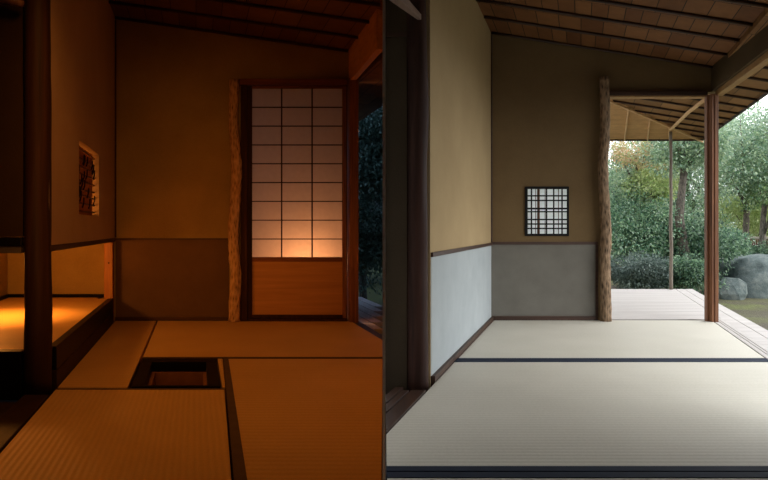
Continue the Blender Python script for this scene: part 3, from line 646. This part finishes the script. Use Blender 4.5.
plant('garden_tree', 652, 186, 11.8, 19, 15, 1300, .10, 'yellow', 'small yellow-green tree beside the slender pale pole', 'tree', 14, .7, tr=.05, group=g1)
plant('garden_tree', 625, 205, 12.5, 24, 34, 4200, .10, 'pale', 'pale blue-green tree showing beside the bark-covered doorway post', 'tree', 24, .8, tr=.06, group=g1)
plant('garden_shrub', 636, 236, 11.6, 38, 34, 6200, .09, 'teal', 'broad teal shrub in the doorway left of the slender pole', 'shrub', 30, .8, tr=.035, group=g1)
plant('garden_shrub', 686, 246, 11.4, 24, 28, 4600, .09, 'deep', 'deep green shrub between the slender pole and the grooved post', 'shrub', 26, .8, tr=.035, group=g1)
plant('garden_shrub', 632, 274, 9.7, 34, 15, 4000, .07, 'grey', 'low greyish shrub along the far edge of the veranda', 'shrub', 22, .5, tr=.02, group=g1)
plant('garden_shrub', 683, 274, 9.7, 24, 15, 3000, .07, 'deep', 'low dark shrub behind the corner of the veranda', 'shrub', 20, .5, tr=.02, group=g1)
plant('garden_tree', 745, 150, 14.0, 40, 48, 6000, .11, 'pale', 'pale blue-green tree with airy crown above the boulder', 'tree', 28, 1.0, tr=.09, group=g1)
plant('garden_tree', 750, 218, 14.6, 32, 18, 3000, .10, 'yellow', 'yellow-green bushy tree behind the bamboo fence', 'tree', 20, .8, tr=.05, group=g1)
plant('garden_shrub', 727, 244, 12.6, 14, 12, 1800, .085, 'teal', 'teal shrub just right of the grooved post behind the boulder', 'shrub', 16, .6, tr=.03, group=g1)
plant('garden_shrub', 752, 252, 13.0, 26, 8, 2000, .08, 'deep', 'dark clipped shrub below the bamboo fence', 'shrub', 18, .5, tr=.03, group=g1)
plant('garden_tree', 767, 192, 13.2, 12, 15, 1100, .10, 'mixed', 'leaning dark-trunked tree at the far right by the fence', 'tree', 12, .6, tr=.1, base=(at(757, 250, 13.2)[0], 13.2), group=g1)
plant('garden_tree', 690, 180, 17.5, 70, 70, 10000, .14, 'pale', 'wide pale tree behind all the others in the garden', 'tree', 50, 1.2, tr=.12, group=g1)
plant('garden_tree', 630, 200, 18.5, 46, 60, 7500, .14, 'teal', 'tall teal tree furthest back behind the orange tinted tree', 'tree', 36, 1.2, tr=.12, group=g1)
plant('garden_tree', 768, 180, 18.5, 56, 70, 9000, .14, 'teal', 'tall teal tree furthest back behind the bamboo fence', 'tree', 34, 1.2, tr=.12, group=g1)
# bamboo fence at the back right
fe = empty('bamboo_fence', 'low bamboo fence with pale top rail behind the boulder', 'fence')
x0, x1 = at(728, 0, 14)[0], at(800, 0, 14)[0]; zt = at(0, 238, 14)[2]
MB().tube([(x0, 14, zt), (x1, 14, zt)], .035, 10).build('top_rail', M['palepost'], fe)
MB().tube([(x0, 14, zt - .35), (x1, 14, zt - .35)], .03, 10).build('lower_rail', M['palepost'], fe)
for i in range(3): x = x0 + .1 + i * (x1 - x0 - .2) / 2; MB().tube([(x, 14.05, -.6), (x, 14.05, zt + .02)], .045, 10).build('fence_post', M['reed'], fe)
b = MB()
for i in range(34): x = x0 + .05 + (x1 - x0 - .1) * i / 33; b.tube([(x, 14.0, -.5), (x, 14.0, zt - .03)], .02, 6)
b.build('bamboo_screen', M['reed'], fe)

# ---------------------------------------------------------------- garden (night)
g2 = 'trees of the night garden'
plant('garden_tree', 364, 146, 9.5, 40, 52, 9000, .10, 'night', 'dim tree crown under the eave of the lamplit room at dusk', 'tree', 34, .8, tr=.07, night=True)
plant('garden_shrub', 350, 240, 9.0, 46, 42, 6000, .09, 'night', 'dark shrub low in the night garden beyond the veranda', 'shrub', 34, .6, tr=.03, night=True)
plant('garden_tree', 345, 190, 14.0, 60, 80, 6000, .13, 'night', 'dark tall tree furthest back in the night garden', 'tree', 50, 1.0, tr=.1, night=True)

# ================================================================ light
wd = bpy.data.worlds.new('sky'); S.world = wd; wd.use_nodes = True; nt = wd.node_tree
tc = N(nt, 'ShaderNodeTexCoord'); sp_ = N(nt, 'ShaderNodeSeparateXYZ'); nt.links.new(tc.outputs['Generated'], sp_.inputs[0])
mr = N(nt, 'ShaderNodeMapRange'); mr.interpolation_type = 'SMOOTHSTEP'; mr.inputs['From Min'].default_value = .14; mr.inputs['From Max'].default_value = .36
nt.links.new(sp_.outputs['X'], mr.inputs['Value'])
mx = N(nt, 'ShaderNodeMix', data_type='RGBA'); nt.links.new(mr.outputs['Result'], mx.inputs[0])
NIGHT = (.32, .46, .74, 1); DAY = (4.6, 4.75, 4.85, 1)
mx.inputs[6].default_value = NIGHT; mx.inputs[7].default_value = DAY
# overcast: brighter overhead than near the horizon, dark below it
hr = ramp(nt, sp_.outputs['Z'], [(0.0, (.5, .5, .5, 1)), (.35, (.8, .8, .8, 1)), (.9, (1.15, 1.15, 1.15, 1))])
below = N(nt, 'ShaderNodeMapRange'); below.inputs['From Min'].default_value = -.06; below.inputs['From Max'].default_value = 0.0; below.inputs['To Min'].default_value = .12
nt.links.new(sp_.outputs['Z'], below.inputs['Value'])
m1 = N(nt, 'ShaderNodeVectorMath', operation='MULTIPLY'); nt.links.new(mx.outputs[2], m1.inputs[0]); nt.links.new(hr.outputs['Color'], m1.inputs[1])
m2 = N(nt, 'ShaderNodeVectorMath', operation='SCALE'); nt.links.new(m1.outputs[0], m2.inputs[0]); nt.links.new(below.outputs['Result'], m2.inputs['Scale'])
bg = nt.nodes['Background']; nt.links.new(m2.outputs[0], bg.inputs['Color']); bg.inputs['Strength'].default_value = 1.0

def point(name, loc, col, power, r=.04):
    l = bpy.data.lights.new(name, 'POINT'); l.color = col; l.energy = power; l.shadow_soft_size = r
    o = bpy.data.objects.new(name, l); o.location = loc; C.objects.link(o); return o
WARM = (1.0, .345, .058)
def spot(name, loc, target, col, power, cone, blend, r):
    l = bpy.data.lights.new(name, 'SPOT'); l.color = col; l.energy = power; l.spot_size = math.radians(cone); l.spot_blend = blend; l.shadow_soft_size = r
    o = bpy.data.objects.new(name, l); o.location = loc; C.objects.link(o)
    o.rotation_euler = (Vector(target) - Vector(loc)).to_track_quat('-Z', 'Y').to_euler(); return o
spot('alcove_spot', (-2.56, 3.97, 1.15), (-2.54, 3.97, .2), WARM, 95, 66, 1.0, .05)
point('alcove_fill', (-2.68, 3.95, .645), WARM, 17, .07)  # second light added inside the alcove to brighten its walls
spot('room_lamp', (-.75, .3, .80), at(205, 215, 5.16), WARM, 86, 39, 1.0, .10)
spot('floor_fill', (-1.10, 2.3, 2.2), (-1.25, 3.0, 0), WARM, 34, 130, 1.0, .15)  # downlight added to brighten the floor mats
point('shoji_lamp', W(1.04, 5.46, .46, AL), (1.0, .46, .19), 27, .05)
